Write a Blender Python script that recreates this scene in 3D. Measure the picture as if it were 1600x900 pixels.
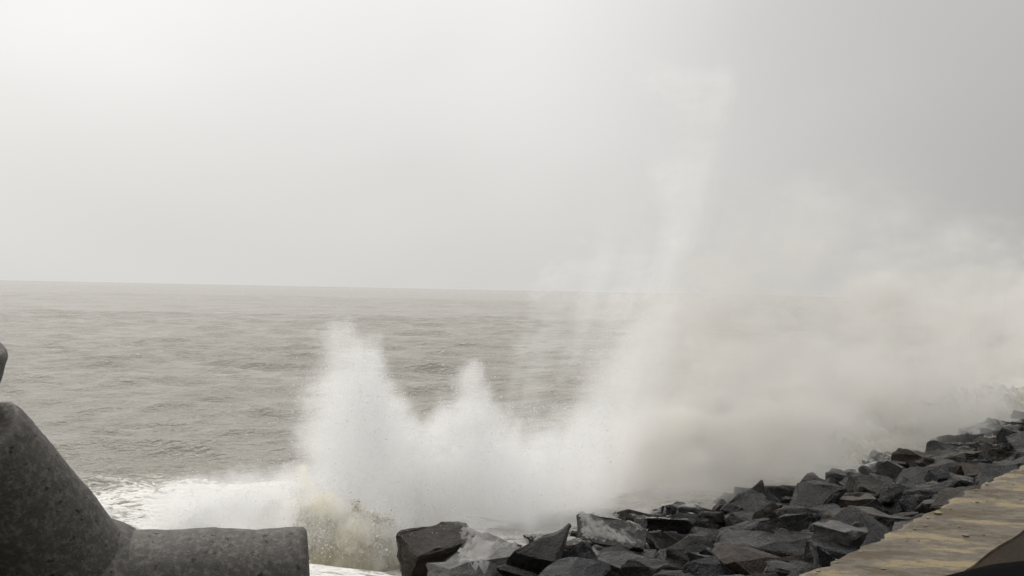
import bpy, bmesh, math, random
import numpy as np
from mathutils import Vector, Matrix, noise as mnoise

for o in list(bpy.data.objects):
    bpy.data.objects.remove(o)
SC = bpy.context.scene
COL = SC.collection
R = math.radians
random.seed(7)
RNG = np.random.default_rng(7)

# ------------------------------------------------------------------ camera
H = 3.6                       # eye above the sea, metres
F = 1716.0                    # focal length in pixels of a 1600 wide picture
ROLL = R(1.15)
PITCH = R(0.10)
cam_d = bpy.data.cameras.new('camera')
cam = bpy.data.objects.new('camera', cam_d)
COL.objects.link(cam)
cam_d.sensor_width = 36.0
cam_d.lens = F / 1600 * 36.0
cam_d.clip_start = 0.05
cam_d.clip_end = 30000
FWD = Vector((0, math.cos(PITCH), math.sin(PITCH)))
UP0 = Vector((0, -math.sin(PITCH), math.cos(PITCH)))
RT0 = Vector((1, 0, 0))
RT = RT0 * math.cos(ROLL) + UP0 * math.sin(ROLL)
UP = UP0 * math.cos(ROLL) - RT0 * math.sin(ROLL)
EYE = Vector((0, 0, H))
m = Matrix((RT, UP, -FWD)).transposed().to_4x4()
m.translation = EYE
cam.matrix_world = m
SC.camera = cam

# ------------------------------------------------------------------ sky and sun
SUN_AZ, SUN_EL = R(-42), R(57)          # azimuth from +Y towards +X
sun_dir = Vector((math.sin(SUN_AZ) * math.cos(SUN_EL), math.cos(SUN_AZ) * math.cos(SUN_EL), math.sin(SUN_EL)))
sun_d = bpy.data.lights.new('sun', 'SUN')
sun_d.energy = 1.5
sun_d.angle = R(14)
sun_d.color = (1.0, 0.96, 0.90)
sun = bpy.data.objects.new('sun', sun_d)
COL.objects.link(sun)
sun.rotation_euler = (-sun_dir).to_track_quat('-Z', 'Y').to_euler()
sun.location = (-20, 20, 40)

W = bpy.data.worlds.new('World')
SC.world = W
W.use_nodes = True
nt = W.node_tree
nt.nodes.clear()
def wn(t, **k):
    n = nt.nodes.new(t)
    for a, b in k.items():
        setattr(n, a, b)
    return n
def math_n(op, a, b=None, c=None, clamp=False):
    n = wn('ShaderNodeMath', operation=op, use_clamp=clamp)
    for i, v in enumerate((a, b, c)):
        if v is None:
            continue
        if isinstance(v, (int, float)):
            n.inputs[i].default_value = v
        else:
            nt.links.new(v, n.inputs[i])
    return n.outputs[0]
out = wn('ShaderNodeOutputWorld')
bg = wn('ShaderNodeBackground')
bg.inputs['Strength'].default_value = 0.1
nt.links.new(bg.outputs[0], out.inputs['Surface'])
sky = wn('ShaderNodeTexSky', sky_type='NISHITA', sun_disc=False)
sky.sun_elevation = SUN_EL
sky.sun_rotation = SUN_AZ
sky.air_density = 1.0
sky.dust_density = 4.0
tc = wn('ShaderNodeTexCoord')
# cloud deck: broad soft folds, brighter round the hidden sun
mp = wn('ShaderNodeMapping')
mp.inputs['Location'].default_value = (0.35, 0.1, 0.0)
mp.inputs['Scale'].default_value = (1.0, 1.0, 1.7)
nt.links.new(tc.outputs['Generated'], mp.inputs['Vector'])
n1 = wn('ShaderNodeTexNoise')
n1.inputs['Scale'].default_value = 1.5
n1.inputs['Detail'].default_value = 3.5
n1.inputs['Roughness'].default_value = 0.42
n1.inputs['Distortion'].default_value = 0.6
nt.links.new(mp.outputs[0], n1.inputs['Vector'])
dot = wn('ShaderNodeVectorMath', operation='DOT_PRODUCT')
nrm = wn('ShaderNodeVectorMath', operation='NORMALIZE')
nt.links.new(tc.outputs['Generated'], nrm.inputs[0])
nt.links.new(nrm.outputs[0], dot.inputs[0])
dot.inputs[1].default_value = sun_dir
glow = math_n('POWER', math_n('MAXIMUM', dot.outputs['Value'], 0.0), 1.7)
cl = math_n('ADD', math_n('MULTIPLY', n1.outputs['Fac'], 3.8), 4.1)
cl = math_n('ADD', cl, math_n('MULTIPLY', glow, 1.6))
# a heavier grey cloud stands off to the right of the sun
dot2 = wn('ShaderNodeVectorMath', operation='DOT_PRODUCT')
nt.links.new(nrm.outputs[0], dot2.inputs[0])
dot2.inputs[1].default_value = Vector((math.sin(R(34)) * math.cos(R(9)), math.cos(R(34)) * math.cos(R(9)), math.sin(R(9))))
mr = wn('ShaderNodeMapRange', interpolation_type='SMOOTHSTEP')
nt.links.new(math_n('ADD', dot2.outputs['Value'], math_n('MULTIPLY', math_n('SUBTRACT', n1.outputs['Fac'], 0.5), 0.22)), mr.inputs['Value'])
mr.inputs['From Min'].default_value = 0.85
mr.inputs['From Max'].default_value = 1.02
mr.inputs['To Min'].default_value = 1.0
mr.inputs['To Max'].default_value = 0.60
cl = math_n('MULTIPLY', cl, mr.outputs[0])
sepz = wn('ShaderNodeSeparateXYZ')
nt.links.new(nrm.outputs[0], sepz.inputs[0])
cl = math_n('MULTIPLY', cl, math_n('ADD', 1.0, math_n('MULTIPLY', math_n('MAXIMUM', sepz.outputs[2], 0.0), 0.6)))
tint = wn('ShaderNodeMix', data_type='RGBA', blend_type='MULTIPLY')
tint.inputs['Factor'].default_value = 1.0
comb = wn('ShaderNodeCombineColor')
for i in range(3):
    nt.links.new(cl, comb.inputs[i])
nt.links.new(comb.outputs[0], tint.inputs[6])
tint.inputs[7].default_value = (1.0, 0.985, 0.96, 1)
mixs = wn('ShaderNodeMix', data_type='RGBA')
mixs.inputs['Factor'].default_value = 0.95
nt.links.new(sky.outputs[0], mixs.inputs[6])
nt.links.new(tint.outputs[2], mixs.inputs[7])
nt.links.new(mixs.outputs[2], bg.inputs['Color'])

SC.view_settings.view_transform = 'Standard'
SC.view_settings.look = 'None'
SC.view_settings.gamma = 1.0
SC.view_settings.exposure = 0.12
SC.view_settings.use_curve_mapping = False
SC.render.engine = 'CYCLES'
cy = SC.cycles
cy.use_denoising = True
cy.max_bounces = 14
cy.diffuse_bounces = 3
cy.glossy_bounces = 3
cy.transmission_bounces = 2
cy.transparent_max_bounces = 8
cy.volume_bounces = 12
cy.volume_step_rate = 1.6
cy.volume_max_steps = 256
cy.use_adaptive_sampling = True
cy.adaptive_threshold = 0.02

# ------------------------------------------------------------------ helpers
def ray(px, py):
    return FWD + RT * ((px - 800) / F) + UP * ((450 - py) / F)
def at(px, py, depth):
    return EYE + ray(px, py) * depth
SH_S = Vector((0.6, 0.8, 0))       # along the shore
SH_N = Vector((-0.8, 0.6, 0))      # out to sea
def sn(s, n, z=0.0):
    return Vector((0.6 * s - 0.8 * n, 0.8 * s + 0.6 * n, z))

def zg(n):                          # the bank's profile across the shore
    return float(np.interp(n, [-50, 2.30, 2.62, 3.2, 8.9, 15, 40], [1.86, 1.86, 1.30, 1.10, -0.25, -1.6, -3.0]))

def zgs(s, n):                      # the bank sinks a little along the shore
    return zg(n) - float(np.interp(s, [8, 16, 30], [0.0, 0.22, 0.48])) * float(np.interp(n, [2.5, 3.3], [0, 1]))

def mesh_arrays(name, verts, faces, smooth=True):
    me = bpy.data.meshes.new(name)
    verts = np.asarray(verts, np.float32)
    faces = np.asarray(faces, np.int32)
    k = faces.shape[1]
    me.vertices.add(len(verts))
    me.vertices.foreach_set('co', verts.ravel())
    me.loops.add(faces.size)
    me.loops.foreach_set('vertex_index', faces.ravel())
    me.polygons.add(len(faces))
    me.polygons.foreach_set('loop_start', np.arange(0, faces.size, k, dtype=np.int32))
    me.polygons.foreach_set('use_smooth', np.full(len(faces), smooth))
    me.update(calc_edges=True)
    return me

def link(name, me, mat=None, parent=None, loc=None, **props):
    o = bpy.data.objects.new(name, me)
    COL.objects.link(o)
    if mat and me is not None and not me.materials:
        me.materials.append(mat)
    if parent:
        o.parent = parent
    if loc is not None:
        o.location = loc
    for k, v in props.items():
        if v is not None:
            o[k] = v
    return o

def bm_mesh(name, bm, smooth=False):
    me = bpy.data.meshes.new(name)
    bmesh.ops.recalc_face_normals(bm, faces=bm.faces)
    bm.to_mesh(me)
    bm.free()
    if smooth:
        me.polygons.foreach_set('use_smooth', np.full(len(me.polygons), True))
    return me

def grid_faces(nr, nc):
    i = np.arange(nr * nc).reshape(nr, nc)
    return np.stack([i[:-1, :-1], i[:-1, 1:], i[1:, 1:], i[1:, :-1]], -1).reshape(-1, 4)

def add_attr(me, name, vals):
    a = me.attributes.new(name, 'FLOAT', 'POINT')
    a.data.foreach_set('value', np.asarray(vals, np.float32).ravel())

class MatB:
    """small builder for procedural materials"""
    def __init__(self, name):
        self.m = bpy.data.materials.new(name)
        self.m.use_nodes = True
        self.nt = self.m.node_tree
        self.p = self.nt.nodes.get('Principled BSDF')
        self.out = self.nt.nodes.get('Material Output')
        self.co = None
    def n(self, t, **k):
        n = self.nt.nodes.new(t)
        for a, b in k.items():
            setattr(n, a, b)
        return n
    def put(self, sock, v):
        if isinstance(v, (int, float)):
            sock.default_value = v
        elif isinstance(v, tuple):
            sock.default_value = v if len(v) != 3 or sock.type != 'RGBA' else (*v, 1)
        else:
            self.nt.links.new(v, sock)
    def coord(self, kind='Object', scale=(1, 1, 1), rot=(0, 0, 0), loc=(0, 0, 0)):
        if kind == 'World':
            src = self.n('ShaderNodeNewGeometry').outputs['Position']
        else:
            src = self.n('ShaderNodeTexCoord').outputs[kind]
        mp = self.n('ShaderNodeMapping')
        mp.inputs['Scale'].default_value = scale
        mp.inputs['Rotation'].default_value = rot
        mp.inputs['Location'].default_value = loc
        self.nt.links.new(src, mp.inputs['Vector'])
        return mp.outputs[0]
    def noise(self, vec, scale, detail=4, rough=0.55, dist=0.0, out='Fac'):
        n = self.n('ShaderNodeTexNoise')
        n.inputs['Scale'].default_value = scale
        n.inputs['Detail'].default_value = detail
        n.inputs['Roughness'].default_value = rough
        n.inputs['Distortion'].default_value = dist
        if vec is not None:
            self.nt.links.new(vec, n.inputs['Vector'])
        return n.outputs[out]
    def voronoi(self, vec, scale, feature='F1', out='Distance'):
        n = self.n('ShaderNodeTexVoronoi', feature=feature)
        n.inputs['Scale'].default_value = scale
        self.nt.links.new(vec, n.inputs['Vector'])
        return n.outputs[out]
    def ramp(self, fac, stops, interp='LINEAR'):
        n = self.n('ShaderNodeValToRGB')
        n.color_ramp.interpolation = interp
        e = n.color_ramp.elements
        while len(e) < len(stops):
            e.new(0.5)
        for x, (p, c) in zip(e, stops):
            x.position = p
            x.color = (c, c, c, 1) if isinstance(c, (int, float)) else (*c, 1)
        self.nt.links.new(fac, n.inputs[0])
        return n.outputs[0]
    def math(self, op, a, b=None, clamp=False):
        n = self.n('ShaderNodeMath', operation=op, use_clamp=clamp)
        self.put(n.inputs[0], a)
        if b is not None:
            self.put(n.inputs[1], b)
        return n.outputs[0]
    def mix(self, fac, a, b, blend='MIX'):
        n = self.n('ShaderNodeMix', data_type='RGBA', blend_type=blend)
        self.put(n.inputs[0], fac)
        self.put(n.inputs[6], a)
        self.put(n.inputs[7], b)
        return n.outputs[2]
    def attr(self, name):
        return self.n('ShaderNodeAttribute', attribute_name=name).outputs['Fac']
    def bump(self, h, strength, dist, prev=None):
        n = self.n('ShaderNodeBump')
        n.inputs['Strength'].default_value = strength
        n.inputs['Distance'].default_value = dist
        self.nt.links.new(h, n.inputs['Height'])
        if prev is not None:
            self.nt.links.new(prev, n.inputs['Normal'])
        return n.outputs[0]
    def bsdf(self, **k):
        for a, v in k.items():
            self.put(self.p.inputs[a.replace('_', ' ')], v)
        return self.m

# ------------------------------------------------------------------ materials
def mat_sea():
    b = MatB('sea_water')
    w = b.coord('World')
    n1 = b.noise(b.coord('World', (0.9, 1.6, 1)), 1.6, 5, 0.6)
    n2 = b.noise(b.coord('World', (0.7, 2.6, 1)), 5.5, 4, 0.6)
    hh = b.math('ADD', n1, b.math('MULTIPLY', n2, 0.45))
    silt = b.noise(b.coord('World', (0.05, 0.16, 1)), 1.0, 3)
    base = b.mix(b.ramp(silt, [(0.3, 0.0), (0.7, 1.0)]), (0.262, 0.253, 0.220), (0.32, 0.308, 0.275))
    lace = b.noise(b.coord('World', (0.8, 2.3, 1)), 2.6, 6, 0.66, 0.9)
    ridged = b.math('SUBTRACT', 1.0, b.math('ABSOLUTE', b.math('MULTIPLY', b.math('SUBTRACT', lace, 0.5), 5.0)), clamp=True)
    f = b.math('ADD', b.attr('foam'), b.math('MULTIPLY', b.math('SUBTRACT', ridged, 0.75), 0.9))
    foam = b.ramp(f, [(0.34, 0.0), (0.62, 1.0)])
    col = b.mix(foam, base, (0.78, 0.77, 0.74))
    rough = b.math('ADD', 0.26, b.math('MULTIPLY', foam, 0.5))
    nb = b.bump(hh, 1.0, 0.20)
    return b.bsdf(Base_Color=col, Roughness=rough, IOR=1.333, Normal=nb)

def mat_foam(name='foam', tint=(0.80, 0.79, 0.76), green=(0.30, 0.28, 0.19), amount=0.5, lace=False):
    b = MatB(name)
    w = b.coord('World')
    a = b.noise(w, 3.2, 6, 0.65, 0.6)
    c = b.noise(w, 14.0, 5, 0.7, 0.4)
    g = b.attr('murk')
    v = b.math('ADD', b.math('MULTIPLY', a, 0.55), b.math('MULTIPLY', c, 0.45))
    v = b.math('ADD', v, b.math('MULTIPLY', b.math('SUBTRACT', g, 0.5), amount))
    fac = b.ramp(v, [(0.36, 0.0), (0.66, 1.0)])
    col = b.mix(fac, tint, green)
    nb = b.bump(b.math('ADD', a, b.math('MULTIPLY', c, 0.6)), 0.9, 0.06)
    b.bsdf(Base_Color=col, Roughness=0.55, IOR=1.33, Normal=nb)
    t = b.n('ShaderNodeBsdfTranslucent')
    b.nt.links.new(col, t.inputs[0])
    ms = b.n('ShaderNodeMixShader')
    ms.inputs[0].default_value = 0.6
    b.nt.links.new(b.p.outputs[0], ms.inputs[1])
    b.nt.links.new(t.outputs[0], ms.inputs[2])
    last = ms.outputs[0]
    if lace:
        tr = b.n('ShaderNodeBsdfTransparent')
        m2 = b.n('ShaderNodeMixShader')
        al = b.ramp(b.math('ADD', b.attr('cover'), b.math('MULTIPLY', b.math('SUBTRACT', c, 0.5), 1.6)), [(0.10, 0.0), (1.0, 0.85)])
        b.nt.links.new(al, m2.inputs[0])
        b.nt.links.new(tr.outputs[0], m2.inputs[1])
        b.nt.links.new(last, m2.inputs[2])
        last = m2.outputs[0]
    b.nt.links.new(last, b.out.inputs['Surface'])
    return b.m

def mat_rock(name, base, warm, rough0):
    b = MatB(name)
    inf = b.n('ShaderNodeObjectInfo')
    tc = b.n('ShaderNodeTexCoord').outputs['Object']
    off = b.n('ShaderNodeVectorMath', operation='ADD')
    b.nt.links.new(tc, off.inputs[0])
    sc = b.n('ShaderNodeVectorMath', operation='SCALE')
    b.nt.links.new(inf.outputs['Location'], sc.inputs[0])
    sc.inputs['Scale'].default_value = 3.7
    b.nt.links.new(sc.outputs[0], off.inputs[1])
    v = off.outputs[0]
    a = b.noise(v, 2.2, 6, 0.62, 0.3)
    c = b.noise(v, 9.0, 6, 0.68)
    d = b.noise(v, 38.0, 3, 0.6)
    col = b.mix(b.ramp(a, [(0.35, 0.0), (0.68, 1.0)]), base, warm)
    val = b.math('ADD', 0.18, b.math('MULTIPLY', inf.outputs['Random'], 0.72))
    val = b.math('MULTIPLY', val, b.math('ADD', 0.55, b.math('MULTIPLY', c, 0.9)))
    vc = b.n('ShaderNodeCombineColor')
    for i in range(3):
        b.nt.links.new(val, vc.inputs[i])
    col = b.mix(1.0, col, vc.outputs[0], 'MULTIPLY')
    lich = b.ramp(b.noise(v, 5.0, 5, 0.7), [(0.62, 0.0), (0.75, 1.0)])
    col = b.mix(b.math('MULTIPLY', lich, 0.35), col, (0.055, 0.05, 0.042))
    rough = b.ramp(c, [(0.3, rough0 - 0.16), (0.7, rough0 + 0.16)])
    nb = b.bump(a, 0.7, 0.16)
    nb = b.bump(c, 0.8, 0.06, nb)
    nb = b.bump(d, 0.4, 0.010, nb)
    return b.bsdf(Base_Color=col, Roughness=rough, Normal=nb, IOR=1.33, Specular_IOR_Level=0.36)

def mat_concrete():
    b = MatB('sea_worn_concrete')
    v = b.coord('Object')
    a = b.noise(v, 1.6, 6, 0.65, 0.4)
    c = b.noise(v, 20.0, 6, 0.75)
    pit = b.voronoi(v, 13.0)
    pit2 = b.noise(v, 22.0, 4, 0.7)
    pits = b.math('MULTIPLY', b.ramp(pit, [(0.12, 1.0), (0.34, 0.0)]), b.ramp(pit2, [(0.52, 0.0), (0.60, 1.0)]))
    col = b.mix(b.ramp(a, [(0.3, 0.0), (0.7, 1.0)]), (0.038, 0.035, 0.031), (0.066, 0.060, 0.052))
    col = b.mix(b.ramp(c, [(0.48, 0.0), (0.60, 0.9)]), col, (0.12, 0.106, 0.087))
    col = b.mix(b.math('MULTIPLY', b.ramp(b.noise(v, 13.0, 6, 0.72), [(0.57, 0.0), (0.66, 1.0)]), 0.45), col, (0.020, 0.019, 0.017))
    col = b.mix(pits, col, (0.022, 0.02, 0.017))
    nb = b.bump(a, 0.4, 0.05)
    nb = b.bump(c, 0.6, 0.016, nb)
    nb = b.bump(b.math('SUBTRACT', 1.0, pits), 0.8, 0.02, nb)
    return b.bsdf(Base_Color=col, Roughness=0.62, Normal=nb)

def mat_pavement():
    b = MatB('wet_sandy_concrete')
    v = b.coord('World', (0.8, 2.0, 1), (0, 0, R(-3)))
    s = b.noise(v, 1.5, 9, 0.68, 0.4)
    g = b.noise(b.coord('World'), 9.0, 6, 0.7)
    f = b.noise(b.coord('World'), 60.0, 4, 0.7)
    k = b.math('ADD', b.math('MULTIPLY', s, 0.75), b.math('MULTIPLY', g, 0.25))
    streak = b.ramp(k, [(0.52, 0.0), (0.575, 1.0)])
    col = b.mix(b.ramp(g, [(0.3, 0.0), (0.7, 1.0)]), (0.042, 0.030, 0.013), (0.078, 0.056, 0.026))
    col = b.mix(streak, col, (0.195, 0.148, 0.070))
    col = b.mix(b.math('MULTIPLY', b.ramp(f, [(0.5, 0.0), (0.65, 1.0)]), 0.4), col, (0.07, 0.055, 0.032))
    rough = b.ramp(k, [(0.42, 0.85), (0.50, 0.42), (0.60, 0.7)])
    nb = b.bump(g, 0.6, 0.03)
    nb = b.bump(f, 0.5, 0.008, nb)
    return b.bsdf(Base_Color=col, Roughness=rough, Normal=nb)

def mat_road():
    b = MatB('damp_brown_asphalt')
    w = b.coord('World')
    a = b.noise(w, 1.1, 5, 0.6)
    f = b.noise(w, 70.0, 4, 0.7)
    col = b.mix(b.ramp(a, [(0.3, 0.0), (0.7, 1.0)]), (0.020, 0.016, 0.012), (0.034, 0.027, 0.019))
    col = b.mix(b.ramp(f, [(0.45, 0.0), (0.7, 0.6)]), col, (0.05, 0.042, 0.03))
    return b.bsdf(Base_Color=col, Roughness=0.9, Normal=b.bump(f, 0.6, 0.01), Specular_IOR_Level=0.05)

def mat_soil():
    b = MatB('dark_wet_core_stone')
    w = b.coord('World')
    a = b.noise(w, 2.5, 6, 0.7)
    return b.bsdf(Base_Color=b.mix(a, (0.012, 0.011, 0.010), (0.035, 0.03, 0.025)), Roughness=0.8, Normal=b.bump(a, 1.0, 0.15))

def mat_plain(name, col, rough, metal=0.0, coat=0.0, grain=60.0, amt=0.12):
    b = MatB(name)
    g = b.noise(b.coord('Object'), grain, 4, 0.6)
    c2 = tuple(min(1, x * (1 + amt * 4) + 0.002) for x in col)
    b.bsdf(Base_Color=b.mix(g, col, c2), Roughness=b.ramp(g, [(0.3, max(0.02, rough - 0.05)), (0.7, min(1, rough + 0.08))]), Metallic=metal)
    b.p.inputs['Coat Weight'].default_value = coat
    return b.m

M_SEA = mat_sea()
M_WAVE = mat_foam('turbid_wave_foam', (0.93, 0.925, 0.90), (0.64, 0.58, 0.38), 0.5)
M_FOAM = mat_foam('white_foam', (0.80, 0.79, 0.78), (0.52, 0.50, 0.46), 0.35, True)
M_ROCKS = {
    'charcoal': mat_rock('wet_charcoal_rock', (0.006, 0.006, 0.0065), (0.016, 0.0155, 0.015), 0.30),
    'slate grey': mat_rock('wet_slate_rock', (0.011, 0.012, 0.0145), (0.028, 0.029, 0.032), 0.29),
    'brown': mat_rock('wet_brown_rock', (0.017, 0.012, 0.0075), (0.042, 0.030, 0.019), 0.40),
    'grey': mat_rock('wet_grey_rock', (0.022, 0.021, 0.020), (0.052, 0.049, 0.046), 0.40),
}
def mat_drop():
    b = MatB('white_water_drop')
    n = b.noise(b.coord('World'), 6.0, 2)
    col = b.mix(n, (0.94, 0.94, 0.935), (0.97, 0.97, 0.965))
    t = b.n('ShaderNodeBsdfTranslucent')
    b.nt.links.new(col, t.inputs[0])
    b.bsdf(Base_Color=col, Roughness=0.3, IOR=1.33)
    ms = b.n('ShaderNodeMixShader')
    ms.inputs[0].default_value = 0.5
    b.nt.links.new(b.p.outputs[0], ms.inputs[1])
    b.nt.links.new(t.outputs[0], ms.inputs[2])
    b.nt.links.new(ms.outputs[0], b.out.inputs['Surface'])
    return b.m
M_DROP = mat_drop()
M_ROCKS['pale'] = mat_rock('wet_pale_rock', (0.085, 0.083, 0.080), (0.19, 0.185, 0.178), 0.38)
M_CONC = mat_concrete()
M_PAVE = mat_pavement()
M_ROAD = mat_road()
M_SOIL = mat_soil()

# ------------------------------------------------------------------ land
def strip_sheet(name, prof, s0, s1, ds, mat, jitter=None, **props):
    """sheet swept along the shore from a cross-profile of (n, z)"""
    S = np.arange(s0, s1 + ds, ds)
    V = []
    for s in S:
        for i, (n, z) in enumerate(prof):
            dn = jitter(s, i) if jitter else 0.0
            V.append(sn(s, n + dn, zgs(s, n) if z is None else z))
    return link(name, mesh_arrays(name, V, grid_faces(len(S), len(prof)), smooth=False), mat, **props)

ns = [-120, -40, -8, -2, 1.0, 2.30, 2.62, 3.2, 4.2, 5.2, 6.2, 7.2, 8.2, 8.9, 10.5, 12.5, 15, 25, 40]
strip_sheet('ground', [(n, None) for n in ns], -150, 260, 2.0, M_SOIL, kind='structure')
strip_sheet('road', [(-7.0, 1.95), (-7.0, 1.99), (-2, 1.99), (1.85, 1.99)], -120, 220, 4.0, M_ROAD, kind='structure')
def pj(s, i):
    if i < 2:
        return 0.03 * mnoise.noise(Vector((s * 1.3, 3.1, 0)))
    return 0.07 * mnoise.noise(Vector((s * 0.9, 0, 0))) + 0.06 * mnoise.noise(Vector((s * 4.3, 7, 0))) + 0.03 * mnoise.noise(Vector((s * 13.0, 3, 0)))
strip_sheet('pavement', [(1.72, 1.88), (1.72, 2.003), (2.38, 2.003), (2.42, 1.985), (2.44, 1.20)], -20, 90, 0.06, M_PAVE, pj, kind='structure')

# ------------------------------------------------------------------ sea
def sea():
    az = np.concatenate([np.linspace(-85, -34, 60)[:-1], np.linspace(-34, 34, 480), np.linspace(34, 85, 60)[1:]])
    az = np.radians(az)
    r = np.concatenate([np.arange(5, 12, 0.16), np.arange(12, 32, 0.085), np.arange(32, 70, 0.16), np.arange(70, 140, 0.33),
                        np.arange(140, 360, 1.1), np.geomspace(360, 9000, 130)])
    rr, aa = np.meshgrid(r, az, indexing='ij')
    x = rr * np.sin(aa)
    y = rr * np.cos(aa)
    n = -0.8 * x + 0.6 * y
    z = np.zeros_like(x)
    dx = np.zeros_like(x)
    dy = np.zeros_like(x)
    slope = np.zeros_like(x)
    space = np.maximum(np.gradient(r)[:, None], rr * R(68) / 480)
    rng = np.random.default_rng(21)
    for i in range(150):
        lam = np.exp(rng.uniform(math.log(0.45), math.log(12.0)))
        th = math.radians(rng.normal(-97, 19))
        kx, ky = math.cos(th), math.sin(th)
        k = 2 * math.pi / lam
        A = 0.0092 * min(lam, 4.5) ** 0.42 * rng.uniform(0.4, 1.5)
        ph = k * (kx * x + ky * y) + rng.uniform(0, 6.28)
        fade = np.clip((lam / space - 1.7) / 3.0, 0, 1)
        c, s_ = np.cos(ph), np.sin(ph)
        z += A * fade * c
        dx -= 0.6 * A * fade * kx * s_
        dy -= 0.6 * A * fade * ky * s_
        slope += A * k * fade * c
    calm = np.clip((n - 8.2) / 3.5, 0.25, 1)
    x2, y2, z2 = x + dx * calm, y + dy * calm, z * calm
    # foam: caps on the steepest crests, and the broad wash of the spent breaker off the armour units
    caps = np.clip((slope - 1.0) / 0.7, 0, 1) * 0.38
    wash = np.exp(-((x + 4.6) / 3.1) ** 2 - ((y - 18.0) / 3.1) ** 2)
    wash = np.maximum(wash, 0.95 * np.exp(-((n - 10.5) / 2.0) ** 2) * (x > -8))
    foam = np.clip(caps + 0.8 * wash, 0, 1)
    me = mesh_arrays('sea', np.stack([x2, y2, z2], -1).reshape(-1, 3), grid_faces(len(r), len(az)))
    add_attr(me, 'foam', foam)
    return link('sea', me, M_SEA, kind='structure')
sea()

# ------------------------------------------------------------------ the breaker: turbid water mounds with ragged foam skins
def fractal(P, scale, octaves=5, seed=0.0):
    v = mnoise.fractal
    o = Vector((seed, seed * 1.7, seed * 0.3))
    return np.array([v(Vector(p) * scale + o, 0.75, 2.1, octaves) for p in P])

CLOT_SRC = []
def mound(name, c, ax, ln, wd, ht, murk, seed, mat, rough=0.22, kind='structure', label=None, lean=0.0, res=(110, 44)):
    """a heap of churning water, ridge along AX, closed down to below the waterline"""
    ax = Vector(ax).normalized()
    cr = Vector((-ax.y, ax.x, 0))
    U = np.linspace(-1, 1, res[0])
    T = np.linspace(-1, 1, res[1])
    V = []
    mk = []
    for u in U:
        for t in T:
            prof = max(0.0, 1 - abs(u) ** 2.4) * max(0.0, 1 - abs(t) ** 2.2)
            p = Vector(c) + ax * (u * ln) + cr * (t * wd + lean * prof)
            nz = mnoise.fractal(Vector((p.x, p.y, seed)) * 1.5, 0.8, 2.0, 6)
            h = ht * prof * (0.78 + 0.5 * nz)
            q = p + Vector((0, 0, h - 0.25 * (1 - prof)))
            d = mnoise.turbulence_vector(q * 3.4 + Vector((seed, 0, 0)), 6, False)
            q += Vector(d) * rough * (0.25 + prof)
            V.append(q)
            mk.append(murk * (1.15 - 0.8 * min(1, max(0, (q.z - c[2]) / max(ht, 0.01)))))
    me = mesh_arrays(name, V, grid_faces(*res))
    add_attr(me, 'murk', mk)
    CLOT_SRC.append((np.array([tuple(v) for v in V]), np.array(mk), ht, c[2]))
    return link(name, me, mat, kind=kind, label=label)

XA = (1, 0.15, 0)
mound('breaking_wave', at(545, 872, 14.6), XA, 1.0, 0.75, 0.92, 0.85, 3.0, M_WAVE, 0.13)
mound('breaking_wave', at(390, 845, 15.9), (1, -0.1, 0), 1.6, 0.9, 0.62, 0.0, 8.0, M_WAVE, 0.12)
mound('breaking_wave', at(690, 800, 17.6), SH_S, 2.3, 0.9, 1.0, 0.3, 12.0, M_WAVE, 0.14)
mound('breaking_wave', sn(33.0, 9.3, -0.1), SH_S, 16.0, 1.5, 0.85, 0.45, 17.0, M_WAVE, 0.16, res=(420, 44))

# ------------------------------------------------------------------ armour stone
def rock_mesh(name, dims, seed, slabby):
    rnd = random.Random(seed)
    bm = bmesh.new()
    npt = rnd.randint(14, 22)
    for i in range(npt):
        sx, sy, sz = [rnd.choice((-1, 1)) for _ in range(3)]
        p = Vector((sx * rnd.uniform(0.55, 1.0), sy * rnd.uniform(0.55, 1.0), sz * rnd.uniform(0.55, 1.0)))
        if rnd.random() < 0.35:
            p = Vector([rnd.uniform(-1, 1) for _ in range(3)])
        if p.length > 1.35:
            p *= 1.35 / p.length
        bm.verts.new(Vector((p.x * dims[0], p.y * dims[1], p.z * dims[2])))
    res = bmesh.ops.convex_hull(bm, input=bm.verts)
    bmesh.ops.delete(bm, geom=[g for g in res['geom_interior'] if isinstance(g, bmesh.types.BMVert)], context='VERTS')
    bmesh.ops.dissolve_limit(bm, angle_limit=R(9), verts=bm.verts, edges=bm.edges)
    bmesh.ops.bevel(bm, geom=list(bm.edges), offset=0.085, segments=2, profile=0.5, affect='EDGES', clamp_overlap=True)
    bmesh.ops.triangulate(bm, faces=bm.faces)
    for _ in range(2):
        long_e = [e for e in bm.edges if e.calc_length() > 0.13]
        if long_e:
            bmesh.ops.subdivide_edges(bm, edges=long_e, cuts=1)
            bmesh.ops.triangulate(bm, faces=bm.faces)
    bm.normal_update()
    o = Vector((seed * 3.1, seed * 1.3, 0))
    for v in bm.verts:
        # broad dents, and bedding steps that break the flat faces
        d = 0.075 * mnoise.fractal(v.co * 2.3 + o, 0.75, 2.0, 5)
        lay = v.co.z * 5.0 + 1.2 * mnoise.noise(v.co * 1.4 + o)
        d += 0.022 * (abs((lay % 1.0) - 0.5) * 2 - 0.5)
        v.co += v.normal * d
    bm.normal_update()
    me = bm_mesh(name, bm)
    me.polygons.foreach_set('use_smooth', np.full(len(me.polygons), True))
    me.set_sharp_from_angle(angle=R(24))
    return me

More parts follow.
